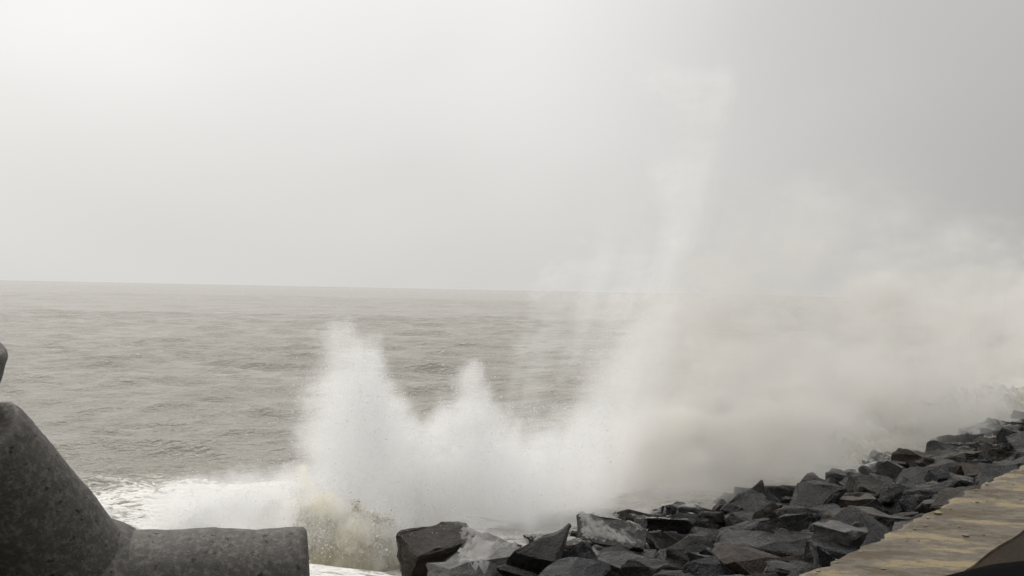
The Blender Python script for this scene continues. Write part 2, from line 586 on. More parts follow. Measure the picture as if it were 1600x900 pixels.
SHAPES = []
for i in range(18):
    if i % 3 == 0:
        SHAPES.append(('blocky', rock_mesh('blocky_boulder', (0.60, 0.50, 0.44), 100 + i, 0)))
    elif i % 3 == 1:
        SHAPES.append(('flat slab', rock_mesh('slab_boulder', (0.78, 0.52, 0.26), 100 + i, 1)))
    else:
        SHAPES.append(('wedge-shaped', rock_mesh('wedge_boulder', (0.72, 0.42, 0.38), 100 + i, 0)))
MESHCACHE = {}
def rock_inst(si, tone, loc, rot, scale, label, group):
    shape, me = SHAPES[si]
    key = (si, tone)
    if key not in MESHCACHE:
        mc = me.copy()
        mc.materials.clear()
        mc.materials.append(M_ROCKS[tone])
        MESHCACHE[key] = mc
    o = bpy.data.objects.new('boulder', MESHCACHE[key])
    COL.objects.link(o)
    o.location = loc
    o.rotation_euler = rot
    o.scale = scale
    o['label'] = label
    o['category'] = 'boulder'
    if group:
        o['group'] = group
    return o

def rock_field():
    rnd = random.Random(5)
    spots = []
    s = -1.0
    n_row = 0
    while s < 39:
        n = 2.95 + (0.4 if n_row % 2 else 0.0)
        nmax = float(np.interp(s, [-1, 9, 15, 30, 48], [9.0, 9.2, 9.0, 7.6, 7.3]))
        while n < nmax:
            spots.append((s + rnd.uniform(-0.33, 0.33), n + rnd.uniform(-0.28, 0.28)))
            n += 0.68
        s += 0.68
        n_row += 1
    for (s, n) in spots:
        p = sn(s, n)
        # keep the armour units' feet and the picture's open water clear
        if (p - Vector((-3.0, 8.0, 0))).length < 1.9 or (p - Vector((-5.2, 7.0, 0))).length < 1.9 and p.x < -3:
            continue
        d = p.y
        if d < 7.6 or p.x / d < -0.30 or p.x / d > 0.50:
            continue
        a = p.x / d
        if a < -0.02 and n > 6.8:
            continue
        zone = 'beside the pavement edge' if n < 4.1 else ('at the foaming waterline' if n > 7.3 else 'mid-bank')
        tone = rnd.choices(['charcoal', 'slate grey', 'brown', 'grey'], [0.32, 0.22, 0.26, 0.20])[0]
        si = rnd.choice([j for j in range(18)] + [j for j in range(1, 18, 3)])
        k = rnd.uniform(0.40, 0.76) * float(np.interp(d, [8, 13, 22], [0.92, 1.0, 1.22]))
        if rnd.random() < 0.12:
            k *= 1.25
        big = 'large' if k > 0.8 else ('small' if k < 0.58 else 'medium')
        rise = 0.16 + 0.12 * rnd.random() + (0.20 if 7.6 < n and 8 < s < 19 else 0.0)
        if n < 3.7:
            rise += 0.10
        loc = Vector((p.x, p.y, zgs(s, n) + rise * k))
        rot = (rnd.gauss(0, 0.2), rnd.gauss(0, 0.2), rnd.uniform(0, 6.28))
        where = 'near the tetrapods' if s < 11 else ('below the bursting spray' if s < 17 else ('below the tall spray column' if s < 24 else 'under the drifting mist'))
        label = f'{big} {SHAPES[si][0]} {tone} boulder {zone}, {where}'
        rock_inst(si, tone, loc, rot, (k, k, k * rnd.uniform(0.85, 1.15)), label, label.replace('boulder', 'boulders'))
rock_field()

def small_stones():
    rnd = random.Random(77)
    k_ = 0
    while k_ < 36:
        s, n = rnd.uniform(6, 24), rnd.uniform(3.2, 8.4)
        p = sn(s, n)
        if p.y < 8 or not -0.08 < p.x / p.y < 0.5:
            continue
        tone = rnd.choices(['charcoal', 'slate grey', 'brown', 'grey'], [0.25, 0.25, 0.25, 0.25])[0]
        si = rnd.randrange(18)
        k = rnd.uniform(0.20, 0.34)
        where = 'near the tetrapods' if s < 11 else ('below the bursting spray' if s < 17 else 'below the tall spray column')
        label = f'very small {SHAPES[si][0]} {tone} stone wedged between boulders, {where}'
        o = rock_inst(si, tone, Vector((p.x, p.y, zgs(s, n) + 0.38)), (rnd.gauss(0, 0.5), rnd.gauss(0, 0.5), rnd.uniform(0, 6.28)), (k, k, k), label, label.replace('stone', 'stones'))
        k_ += 1
small_stones()

# boulders one can pick out in the picture
rock_inst(3, 'brown', at(690, 872, 13.9), (0.15, -0.12, 0.5), (1.0, 0.9, 0.85), 'low rounded brown boulder standing in the breaking wave, apart from the bank', None)
rock_inst(4, 'pale', at(752, 878, 12.6), (0.22, -0.22, 0.2), (0.95, 0.95, 1.1), 'pale grey flat slab boulder washed by foam at the bank foot', None)
rock_inst(9, 'grey', at(842, 872, 12.3), (0.2, -0.5, 1.2), (0.66, 0.66, 0.85), 'steep pointed grey boulder leaning on the pale foam-washed slab', None)
rock_inst(7, 'pale', at(1310, 838, 10.0), (0.1, 0.12, 0.9), (0.42, 0.42, 0.42), 'small pale flat slab boulder near the pavement edge', None)

# ------------------------------------------------------------------ concrete armour units
def leg_mesh(L, r0, r1, seed):
    nu, nv = 48, 40
    V = []
    zs = list(np.linspace(0.0, L - 0.05, nv)) + [L - 0.02, L]
    for i, z in enumerate(zs):
        rr = r0 + (r1 - r0) * min(z, L) / L
        if i == nv:
            rr -= 0.008
        if i == nv + 1:
            rr -= 0.035
        for j in range(nu):
            a = 2 * math.pi * j / nu
            p = Vector((rr * math.cos(a), rr * math.sin(a), z))
            d = 0.012 * mnoise.fractal(p * 3.0 + Vector((seed, 0, 0)), 0.8, 2.0, 5) + 0.006 * mnoise.noise(p * 17 + Vector((seed, 0, 0)))
            V.append(p + Vector((math.cos(a), math.sin(a), 0)) * d)
    rows = len(zs)
    F_ = []
    for i in range(rows - 1):
        for j in range(nu):
            F_.append((i * nu + j, i * nu + (j + 1) % nu, (i + 1) * nu + (j + 1) % nu, (i + 1) * nu + j))
    bm = bmesh.new()
    vs = [bm.verts.new(v) for v in V]
    for f in F_:
        bm.faces.new([vs[k] for k in f]).smooth = True
    # closing rings of the end face, slightly dished
    last = vs[(rows - 1) * nu:]
    rr = (r1 - 0.035)
    for k in (0.66, 0.33):
        ring = [bm.verts.new(Vector((rr * k * math.cos(2 * math.pi * j / nu), rr * k * math.sin(2 * math.pi * j / nu), L + 0.004))) for j in range(nu)]
        for j in range(nu):
            bm.faces.new((last[j], last[(j + 1) % nu], ring[(j + 1) % nu], ring[j]))
        last = ring
    bm.faces.new(last)
    return bm_mesh('leg', bm)

def tetrapod(loc, dirs, L, r0, r1, label, seed):
    t = bpy.data.objects.new('tetrapod', None)
    COL.objects.link(t)
    t.location = loc
    t['label'] = label
    t['category'] = 'tetrapod'
    t['group'] = 'concrete armour units'
    for i, d in enumerate(dirs):
        me = leg_mesh(L, r0, r1, seed + i * 5)
        me.materials.append(M_CONC)
        o = bpy.data.objects.new('leg', me)
        COL.objects.link(o)
        o.parent = t
        o.rotation_mode = 'QUATERNION'
        o.rotation_quaternion = Vector(d).to_track_quat('Z', 'Y')
    bm = bmesh.new()
    bmesh.ops.create_icosphere(bm, subdivisions=4, radius=r0 * 1.22)
    me = bm_mesh('hub', bm, True)
    me.materials.append(M_CONC)
    o = bpy.data.objects.new('hub', me)
    COL.objects.link(o)
    o.parent = t
    return t

def tetra_dirs(theta, roll, yaw=0.0):
    """first leg along +X; THETA turns the second leg from up towards the viewer; ROLL lifts the first leg's tip; YAW about Z"""
    D = [Vector((1, 0, 0))]
    for k in range(3):
        a = theta + k * 2 * math.pi / 3
        D.append(Vector((-1 / 3, -0.9428 * math.sin(a), 0.9428 * math.cos(a))))
    M = Matrix.Rotation(yaw, 3, 'Z') @ Matrix.Rotation(-roll, 3, 'Y')
    return [M @ d for d in D]

tetrapod(at(138, 927, 8.0), tetra_dirs(R(29), R(4), R(10)), 1.58, 0.45, 0.335,
         'weathered concrete tetrapod with one leg lying level towards the breaking wave', 40)
tetrapod(at(-199, 838, 7.3), tetra_dirs(R(10), R(-44), R(10)), 1.50, 0.50, 0.30,
         'concrete tetrapod with an upright leg tip behind the rising leg of its neighbour', 90)

# ------------------------------------------------------------------ foam running over the lower stones
def foam_wash():
    """water sheeting off the stones: a lacy sheet draped on whatever stands there"""
    bpy.context.view_layer.update()
    dg = bpy.context.evaluated_depsgraph_get()
    step = 0.045
    S = np.arange(5.0, 34.0, step)
    N = np.arange(5.6, 10.0, step)
    ss, nn = np.meshgrid(S, N, indexing='ij')
    rng = np.random.default_rng(3)
    nz = spectral2(ss.shape, 1.6, rng)
    nz2 = spectral2(ss.shape, 1.0, rng)
    x = 0.6 * ss - 0.8 * nn
    y = 0.8 * ss + 0.6 * nn
    cov = nz2 * 0.45 + 0.9 * nz + np.interp(nn, [5.6, 6.8, 7.8, 8.8, 10.0], [-2.3, -0.9, 0.35, 1.1, 0.6])
    want = cov > 0.02
    want &= (x / y > -0.045) & (y > 8.0)
    z = np.full(ss.shape, -9.0)
    hit_ok = np.zeros(ss.shape, bool)
    for i, j in zip(*np.nonzero(want)):
        ok, loc, nor, fi, ob, mx = SC.ray_cast(dg, Vector((x[i, j], y[i, j], 6.0)), Vector((0, 0, -1)))
        if ok and (ob.name.startswith(('boulder', 'ground', 'sea', 'breaking'))):
            zz = max(loc.z + 0.012, 0.04)
            z[i, j] = zz
            hit_ok[i, j] = nor.z > 0.35
    keep = want & hit_ok
    z = z + 0.012 * np.clip(nz2, -1, 2)
    i = np.arange(ss.size).reshape(ss.shape)
    f = np.stack([i[:-1, :-1], i[1:, :-1], i[1:, 1:], i[:-1, 1:]], -1).reshape(-1, 4)
    zq = np.stack([z[:-1, :-1], z[1:, :-1], z[1:, 1:], z[:-1, 1:]], -1).reshape(-1, 4)
    kf = (keep[:-1, :-1] & keep[:-1, 1:] & keep[1:, 1:] & keep[1:, :-1]).ravel() & (np.ptp(zq, axis=1) < 0.14)
    f = f[kf]
    used, inv = np.unique(f, return_inverse=True)
    V = np.stack([x, y, z], -1).reshape(-1, 3)[used]
    me = mesh_arrays('foam_wash', V, inv.reshape(-1, 4))
    add_attr(me, 'murk', np.full(len(V), 0.3))
    add_attr(me, 'cover', np.clip(cov.ravel()[used], 0, 1))
    link('foam_wash', me, M_FOAM, kind='stuff', label='white foam and water running off the lower boulders')

def spectral2(shape, beta, rng):
    k = np.hypot(*np.meshgrid(np.fft.fftfreq(shape[0]), np.fft.rfftfreq(shape[1]), indexing='ij'))
    k[0, 0] = 1
    f = np.fft.rfft2(rng.normal(size=shape)) * k ** (-beta / 1.0)
    f[0, 0] = 0
    a = np.fft.irfft2(f, s=shape)
    return a / a.std()
foam_wash()

# ------------------------------------------------------------------ spray: water thrown up from the stones, gathered into density grids
def spectral3(shape, beta, rng, aniso=(1, 1, 1)):
    kx = np.fft.fftfreq(shape[0])[:, None, None] * aniso[0]
    ky = np.fft.fftfreq(shape[1])[None, :, None] * aniso[1]
    kz = np.fft.rfftfreq(shape[2])[None, None, :] * aniso[2]
    k = np.sqrt(kx ** 2 + ky ** 2 + kz ** 2)
    k[0, 0, 0] = 1
    f = np.fft.rfftn(rng.normal(size=shape).astype(np.float32)) * k ** (-beta)
    f[0, 0, 0] = 0
    a = np.fft.irfftn(f, s=shape)
    return (a / a.std()).astype(np.float32)

def gauss3(a, sig):
    """blur with sigmas in voxels"""
    shp = a.shape
    e = [1.0, 1.0, 1.0]
    g = [np.exp(-2 * (math.pi * np.fft.fftfreq(n) * s) ** 2) for n, s in zip(shp, sig)]
    gz = g[2][: shp[2] // 2 + 1]
    f = np.fft.rfftn(a)
    f *= g[0][:, None, None] * g[1][None, :, None] * gz[None, None, :]
    return np.maximum(np.fft.irfftn(f, s=shp), 0).astype(np.float32)

def splat(P, w, lo, vox, shape):
    q = np.floor((P - lo) / vox).astype(np.int64)
    ok = np.all((q >= 0) & (q < np.array(shape)), axis=1)
    q = q[ok]
    w = w[ok] if np.ndim(w) else np.full(len(q), w)
    idx = (q[:, 0] * shape[1] + q[:, 1]) * shape[2] + q[:, 2]
    return np.bincount(idx, weights=w, minlength=int(np.prod(shape))).reshape(shape).astype(np.float32)

def volume_object(name, dens, lo, vox, mat, label):
    """a mesh of grid points carrying the density, turned into a fog grid by geometry nodes"""
    shape = dens.shape
    N = int(np.prod(shape))
    me = bpy.data.meshes.new(name)
    me.vertices.add(N)
    add_attr(me, 'dens', dens)
    me.materials.append(mat)
    o = link(name, me, None, kind='stuff', label=label)
    g = bpy.data.node_groups.new(name + '_grid', 'GeometryNodeTree')
    g.interface.new_socket('Geometry', in_out='INPUT', socket_type='NodeSocketGeometry')
    g.interface.new_socket('Geometry', in_out='OUTPUT', socket_type='NodeSocketGeometry')
    gi = g.nodes.new('NodeGroupInput')
    go = g.nodes.new('NodeGroupOutput')
    L = g.links
    vc = g.nodes.new('GeometryNodeVolumeCube')
    hi = lo + (np.array(shape) - 1) * vox
    vc.inputs['Min'].default_value = tuple(lo)
    vc.inputs['Max'].default_value = tuple(hi)
    for k, s in zip('XYZ', shape):
        vc.inputs['Resolution ' + k].default_value = s
    pos = g.nodes.new('GeometryNodeInputPosition')
    sub = g.nodes.new('ShaderNodeVectorMath'); sub.operation = 'SUBTRACT'
    L.new(pos.outputs[0], sub.inputs[0]); sub.inputs[1].default_value = tuple(lo)
    scl = g.nodes.new('ShaderNodeVectorMath'); scl.operation = 'SCALE'
    L.new(sub.outputs[0], scl.inputs[0]); scl.inputs['Scale'].default_value = 1 / vox
    add = g.nodes.new('ShaderNodeVectorMath'); add.operation = 'ADD'
    L.new(scl.outputs[0], add.inputs[0]); add.inputs[1].default_value = (0.5, 0.5, 0.5)
    flo = g.nodes.new('ShaderNodeVectorMath'); flo.operation = 'FLOOR'
    L.new(add.outputs[0], flo.inputs[0])
    sep = g.nodes.new('ShaderNodeSeparateXYZ')
    L.new(flo.outputs[0], sep.inputs[0])
    ti = []
    for k in range(3):
        f2i = g.nodes.new('FunctionNodeFloatToInt'); f2i.rounding_mode = 'ROUND'
        L.new(sep.outputs[k], f2i.inputs[0])
        ti.append(f2i.outputs[0])
    def im(op, a, b):
        n = g.nodes.new('FunctionNodeIntegerMath'); n.operation = op
        for i, v in enumerate((a, b)):
            if isinstance(v, int):
                n.inputs[i].default_value = v
            else:
                L.new(v, n.inputs[i])
        return n.outputs[0]
    idx = im('ADD', im('MULTIPLY', im('ADD', im('MULTIPLY', ti[0], shape[1]), ti[1]), shape[2]), ti[2])
    na = g.nodes.new('GeometryNodeInputNamedAttribute'); na.data_type = 'FLOAT'
    na.inputs[0].default_value = 'dens'
    si = g.nodes.new('GeometryNodeSampleIndex'); si.data_type = 'FLOAT'; si.domain = 'POINT'
    L.new(gi.outputs[0], si.inputs[0]); L.new(na.outputs[0], si.inputs[1]); L.new(idx, si.inputs['Index'])
    L.new(si.outputs[0], vc.inputs['Density'])
    sm = g.nodes.new('GeometryNodeSetMaterial')
    sm.inputs['Material'].default_value = mat
    L.new(vc.outputs[0], sm.inputs[0]); L.new(sm.outputs[0], go.inputs[0])
    md = o.modifiers.new('spray_grid', 'NODES')
    md.node_group = g
    return o

def mat_spray(name, density, color, aniso):
    mt = bpy.data.materials.new(name)
    mt.use_nodes = True
    t = mt.node_tree
    t.nodes.clear()
    o = t.nodes.new('ShaderNodeOutputMaterial')
    v = t.nodes.new('ShaderNodeVolumePrincipled')
    v.inputs['Color'].default_value = (*color, 1)
    v.inputs['Density'].default_value = density
    v.inputs['Anisotropy'].default_value = aniso
    t.links.new(v.outputs[0], o.inputs['Volume'])
    return mt

DROPS = []          # positions of drops big enough to see

def jet(rng, base0, base1, tip0, tip1, nfil, nper, w, spread, wind, short=1.6, bow=0.25, sharp=1.0, depthj=0.35, drops=0):
    """streaks of water from a base line to a line of tips; WIND carries the fine part away"""
    base0, base1, tip0, tip1, wind = [np.array(v, float) for v in (base0, base1, tip0, tip1, wind)]
    a = rng.uniform(0, 1, nfil) ** sharp
    B = base0 + (base1 - base0) * a[:, None] + rng.normal(0, depthj, (nfil, 3)) * np.array([0.4, 1.0, 0.05])
    T = tip0 + (tip1 - tip0) * a[:, None] + rng.normal(0, 0.22, (nfil, 3)) * np.array([0.6, 1.2, 0.5])
    reach = rng.beta(short, 1.15, nfil)
    u = rng.beta(1.0, 0.95, (nfil, nper))
    v = u * reach[:, None]
    P = B[:, None] + (T - B)[:, None] * v[..., None]
    # gravity bows the streak over: horizontal travel leads height
    P[..., 2] += bow * (T - B)[:, None, 2] * v * (1 - v)
    wid = spread * (0.25 + v)
    P += rng.normal(0, 1, P.shape) * wid[..., None] * rng.uniform(0.35, 1.2, (nfil, 1, 1))
    P += wind * (rng.exponential(1.0, (nfil, nper)) * (0.3 + v))[..., None]
    wt = w * rng.uniform(0.3, 1.5, (nfil, 1)) * (1.0 - 0.25 * v)
    if drops:
        pv = (v.ravel() ** 2 + 0.05)
        sel = rng.choice(pv.size, drops * 2, replace=False, p=pv / pv.sum())
        DROPS.append(P.reshape(-1, 3)[sel] + rng.normal(0, 0.07, (drops * 2, 3)) * rng.exponential(1.0, (drops * 2, 1)))
    return P.reshape(-1, 3), wt.ravel()

def finish(L, lo, vox, shape, rng, gain, cap, fine_s, soft_s, mixf, erode, shear, amp=0.8):
    P = np.concatenate([p for p, _ in L])
    wt = np.concatenate([w_ for _, w_ in L])
    d = splat(P, wt * (0.055 / vox) ** 3 * 0.30, lo, vox, shape)
    dens = mixf * gauss3(d, (fine_s,) * 3) + (1 - mixf) * gauss3(d, (soft_s,) * 3)
    nz = spectral3(shape, 1.6, rng, (1.35, 1.0, 0.55))
    if shear:                                        # lean the streaks with the throw of the water
        for k in range(shape[2]):
            nz[:, :, k] = np.roll(nz[:, :, k], int(k * shear), axis=0)
    n01 = np.clip(0.5 + 0.28 * nz, 0, 1)
    dens *= gain * np.exp(amp * nz - 0.2)
    dn = dens / (dens + 0.35)
    dens *= np.clip((dn - erode * (1 - dn) * n01 * 1.6) / 0.55, 0, 1)   # tear the thin edges
    dens = cap * dens / (cap + dens)
    dens[dens < 0.012] = 0
    dens[:, :, -int(3.2 * soft_s):] = 0
    for ax in range(3):
        ix = [slice(None)] * 3
        ix[ax] = [0, -1]
        dens[tuple(ix)] = 0
    return dens

def burst_spray():
    rng = np.random.default_rng(11)
    vox = 0.036
    lo = np.array([-5.6, 13.3, -0.1])
    shape = (222, 162, 134)
    A = at
    L = []
    # the first burst: a spike with a hard leeward edge, its veil trailing seaward
    L.append(jet(rng, A(520, 800, 15.6), A(640, 800, 16.2), A(545, 530, 15.8), A(668, 640, 16.4), 130, 1200, 1.5, 0.05, (-0.10, 0, -0.03), 1.5, 0.1, 1.2, 0.30, 2500))
    L.append(jet(rng, A(565, 790, 15.7), A(612, 790, 15.9), A(556, 492, 15.8), A(606, 590, 15.9), 60, 1500, 3.6, 0.015, (-0.06, 0, -0.02), 4.5, 0.05, 1.0, 0.08, 2200))
    L.append(jet(rng, A(500, 760, 15.6), A(570, 760, 15.8), A(505, 570, 15.8), A(555, 525, 16.0), 90, 500, 0.5, 0.10, (-0.20, 0, -0.05), 2.0, drops=800))
    # the body between the bursts
    L.append(jet(rng, A(530, 835, 15.4), A(860, 810, 17.8), A(555, 640, 15.9), A(870, 690, 18.1), 260, 1300, 1.7, 0.085, (-0.07, 0, 0), 1.3, 0.2, 1.0, 0.35, 4000))
    # the second burst
    L.append(jet(rng, A(690, 800, 16.4), A(800, 800, 17.2), A(690, 590, 16.8), A(822, 655, 17.4), 120, 1200, 1.5, 0.05, (-0.06, 0, -0.02), 1.5, 0.12, 1.1, 0.30, 2200))
    L.append(jet(rng, A(725, 780, 16.7), A(770, 780, 16.9), A(733, 548, 16.8), A(790, 630, 17.0), 45, 1300, 3.2, 0.020, (-0.07, 0, -0.02), 3.2, 0.05, 1.0, 0.12, 1500))
    # low surge running along the stones
    L.append(jet(rng, A(290, 838, 15.6), A(540, 845, 15.2), A(260, 765, 15.9), A(520, 735, 15.4), 220, 900, 3.2, 0.08, (-0.08, 0, 0), 1.2, 0.2, 1.0, 0.35, 4000))
    L.append(jet(rng, A(455, 872, 14.2), A(625, 880, 14.2), A(450, 770, 14.4), A(640, 775, 14.5), 130, 800, 0.35, 0.05, (-0.04, 0, 0), 1.1, 0.2, 1.0, 0.2, 6000))
    L.append(jet(rng, A(800, 815, 16.4), A(950, 790, 18.2), A(815, 640, 16.9), A(960, 600, 18.3), 150, 800, 1.5, 0.08, (-0.06, 0, 0), 1.2, 0.2, 1.0, 0.25, 1500))
    dens = finish(L, lo, vox, shape, rng, 4.6, 2.6, 0.75, 4.5, 0.80, 1.0, 0.0)
    volume_object('wave_spray', dens, lo, vox, mat_spray('white_spray', 1.0, (0.998, 0.998, 0.998), 0.25), 'white spray of the wave bursting over the stones')

def column_spray():
    rng = np.random.default_rng(12)
    vox = 0.05
    lo = np.array([-1.6, 17.4, -0.1])
    shape = (150, 150, 206)
    A = at
    L = []
    # the tall column, slanting up to the right, its loose side to the left
    L.append(jet(rng, A(870, 790, 18.6), A(1000, 770, 20.4), A(950, 510, 19.3), A(1078, 412, 20.9), 170, 1300, 1.25, 0.055, (-0.20, 0, -0.05), 1.7, 0.05, 0.8, 0.35, 1500))
    L.append(jet(rng, A(965, 720, 20.2), A(1010, 700, 20.6), A(1030, 430, 20.5), A(1088, 405, 20.8), 45, 1300, 1.5, 0.028, (-0.08, 0, 0), 3.0, 0.05, 1.0, 0.12, 600))
    # slanted threads climbing out of it
    L.append(jet(rng, A(790, 680, 18.4), A(1050, 430, 20.6), A(905, 230, 18.9), A(1172, 30, 20.9), 260, 700, 0.48, 0.05, (-0.16, 0, -0.05), 1.6, 0.0, 0.9, 0.35))
    # the crown: a fan with a hard right edge
    L.append(jet(rng, A(1066, 400, 20.8), A(1078, 370, 20.8), A(920, 30, 20.5), A(1165, 0, 20.9), 120, 900, 0.28, 0.045, (-0.10, 0, -0.04), 2.6, 0.0, 0.7, 0.2))
    L.append(jet(rng, A(1070, 390, 20.8), A(1078, 370, 20.8), A(1140, 85, 20.8), A(1166, 85, 20.9), 44, 1300, 0.95, 0.016, (-0.07, 0, -0.01), 3.4, 0.0, 1.0, 0.06))
    L.append(jet(rng, A(1080, 350, 20.8), A(1085, 330, 20.8), A(990, 240, 20.7), A(1040, 200, 20.8), 30, 900, 0.26, 0.03, (-0.08, 0, -0.03), 2.6, 0.0, 1.0, 0.1))
    L.append(jet(rng, A(1120, 190, 20.9), A(1150, 120, 20.9), A(925, 75, 20.7), A(960, 60, 20.8), 50, 900, 0.20, 0.045, (-0.05, 0, -0.06), 2.6, 0.0, 1.0, 0.1))
    # surge low on the right
    L.append(jet(rng, A(920, 778, 19.8), A(1190, 738, 24.0), A(930, 665, 20.2), A(1170, 650, 23.8), 260, 1100, 2.0, 0.07, (-0.08, 0, 0), 1.2, 0.35, 1.0, 0.35, 4000))
    dens = finish(L, lo, vox, shape, rng, 1.4, 2.0, 0.9, 4.5, 0.50, 0.6, 0.33, 0.5)
    volume_object('tall_spray', dens, lo, vox, mat_spray('white_spray_column', 1.0, (0.998, 0.998, 0.998), 0.25), 'tall slanting column of spray fanning out against the sky')

def mist_bank():
    rng = np.random.default_rng(24)
    vox = 0.17
    lo = np.array([1.0, 15.5, -0.1])
    shape = (180, 224, 50)
    X = lo[0] + np.arange(shape[0])[:, None, None] * vox
    Y = lo[1] + np.arange(shape[1])[None, :, None] * vox
    Z = lo[2] + np.arange(shape[2])[None, None, :] * vox
    s = 0.6 * X + 0.8 * Y
    n = -0.8 * X + 0.6 * Y
    nz = spectral3(shape, 2.1, rng)
    nz2 = spectral3(shape, 1.6, rng, (1.2, 1.2, 0.6))
    for k in range(shape[2]):
        nz2[:, :, k] = np.roll(nz2[:, :, k], int(k * 0.35), axis=0)
    top = np.interp(s, [14, 19, 24, 40, 60], [2.0, 5.2, 6.6, 6.4, 6.0]) + 0.35 * nz
    body = np.clip((top - Z) / 3.2, 0, 1) ** 1.2 * np.interp(Z, [0, 1.0, 2.6], [1.25, 1.1, 1.0])
    across = np.exp(-((n - 9.9) / 2.0) ** 2)
    along = np.clip((s - 15.0) / 4.5, 0, 1)
    dens = body * across * along * np.exp(1.45 * nz2 + 0.25 * nz - 0.75) * 0.34 * np.clip((X - 1.2) / 2.2, 0, 1)
    dens *= np.clip((n - 6.4) / 1.6, 0, 1)
    dens[dens < 0.01] = 0
    dens[[0, -1]] = 0
    dens[:, [0, -1]] = 0
    dens[:, :, [0, -1]] = 0
    volume_object('drifting_mist', dens.astype(np.float32), lo, vox, mat_spray('pale_mist', 1.0, (0.875, 0.868, 0.848), 0.25), 'pale mist bank drifting along the shore over the breakers')

def billow(name, blobs, lo, hi, vox, seed, cap, color, label, amp=0.42):
    """dense churned water: overlapping heaps whose skins are broken up by turbulence"""
    rng = np.random.default_rng(seed)
    lo, hi = np.array(lo, float), np.array(hi, float)
    shape = tuple(int(v) for v in np.ceil((hi - lo) / vox))
    X = lo[0] + np.arange(shape[0])[:, None, None] * vox
    Y = lo[1] + np.arange(shape[1])[None, :, None] * vox
    Z = lo[2] + np.arange(shape[2])[None, None, :] * vox
    f = np.full(shape, -2.0, np.float32)
    for c, r in blobs:
        f = np.maximum(f, 1 - (((X - c[0]) / r[0]) ** 2 + ((Y - c[1]) / r[1]) ** 2 + ((Z - c[2]) / r[2]) ** 2))
    nz = spectral3(shape, 1.75, rng)
    f = np.clip((f + amp * nz - 0.15) / 0.5, 0, 1)
    dens = (cap * f * f * (3 - 2 * f)).astype(np.float32)
    for ax in range(3):
        ix = [slice(None)] * 3
        ix[ax] = [0, -1]
        dens[tuple(ix)] = 0
    volume_object(name, dens, lo, vox, mat_spray(name + '_water', 1.0, color, 0.2), label)

def billows():
    def b(px, py, d, rx, ry, rz):
        return (tuple(at(px, py, d)), (rx, ry, rz))
    billow('churned_water', [b(500, 815, 14.5, 0.32, 0.4, 0.50), b(560, 850, 14.4, 0.5, 0.4, 0.36), b(610, 868, 14.3, 0.3, 0.35, 0.22), b(475, 780, 14.7, 0.22, 0.3, 0.4)],
           (-3.5, 13.7, -0.05), (-1.2, 15.4, 1.7), 0.03, 51, 5.0, (0.965, 0.948, 0.86), 'murky yellowish churned water tumbling beside the tetrapod leg')
    billow('curling_surge', [b(1045, 715, 20.6, 0.8, 0.9, 0.75), b(1100, 705, 21.8, 0.9, 0.9, 0.85), b(1165, 695, 23.2, 0.8, 0.9, 0.7), b(1225, 690, 25.0, 1.0, 1.0, 0.6), b(1300, 680, 27.5, 1.2, 1.2, 0.7)],
           (0.6, 17.8, -0.05), (10.5, 29.5, 2.6), 0.07, 52, 1.7, (0.965, 0.957, 0.935), 'pale brown curling surge running along the foot of the boulder bank')

burst_spray()
billows()
column_spray()
mist_bank()

# drops and clots of foam big enough to be seen singly, thrown clear of the mist
def drops():
    rng = np.random.default_rng(4)
    P = np.concatenate(DROPS)
    # ragged fringe along the breaker's foot
    fr = []
    for px, py, d, sx, sz, k in ((470, 800, 14.6, 0.30, 0.35, 1500), (560, 830, 14.3, 0.7, 0.35, 2500), (700, 800, 15.2, 0.6, 0.3, 1800), (1000, 745, 20.4, 0.7, 0.3, 1600),
                                 (1110, 720, 22.4, 1.0, 0.4, 2200), (1215, 600, 26.5, 0.7, 1.2, 2200), (1310, 665, 28.5, 1.2, 0.6, 1800), (1420, 640, 33, 1.8, 0.8, 1800)):
        c = np.array(at(px, py, d))
        fr.append(c + rng.normal(0, 1, (k, 3)) * np.array([sx, 0.4, sz]))
    P = np.concatenate([P] + fr)
    P = P[P[:, 2] > 0.02]
    r = np.clip(rng.lognormal(math.log(0.0036), 0.5, len(P)), 0.0015, 0.011)
    octa = np.array([(1, 0, 0), (-1, 0, 0), (0, 1, 0), (0, -1, 0), (0, 0, 1), (0, 0, -1)], float)
    tri = np.array([(0, 2, 4), (2, 1, 4), (1, 3, 4), (3, 0, 4), (2, 0, 5), (1, 2, 5), (3, 1, 5), (0, 3, 5)])
    st = rng.uniform(0.7, 1.6, (len(P), 1, 3))
    V = P[:, None] + octa[None] * st * r[:, None, None]
    Fc = tri[None] + (np.arange(len(P)) * 6)[:, None, None]
    me = mesh_arrays('water_drops', V.reshape(-1, 3), Fc.reshape(-1, 3))
    add_attr(me, 'murk', np.repeat(rng.uniform(0, 0.5, len(P)), 6))
    link('water_drops', me, M_DROP, kind='stuff', label='flying drops and clots of foam around the breaking wave')
drops()

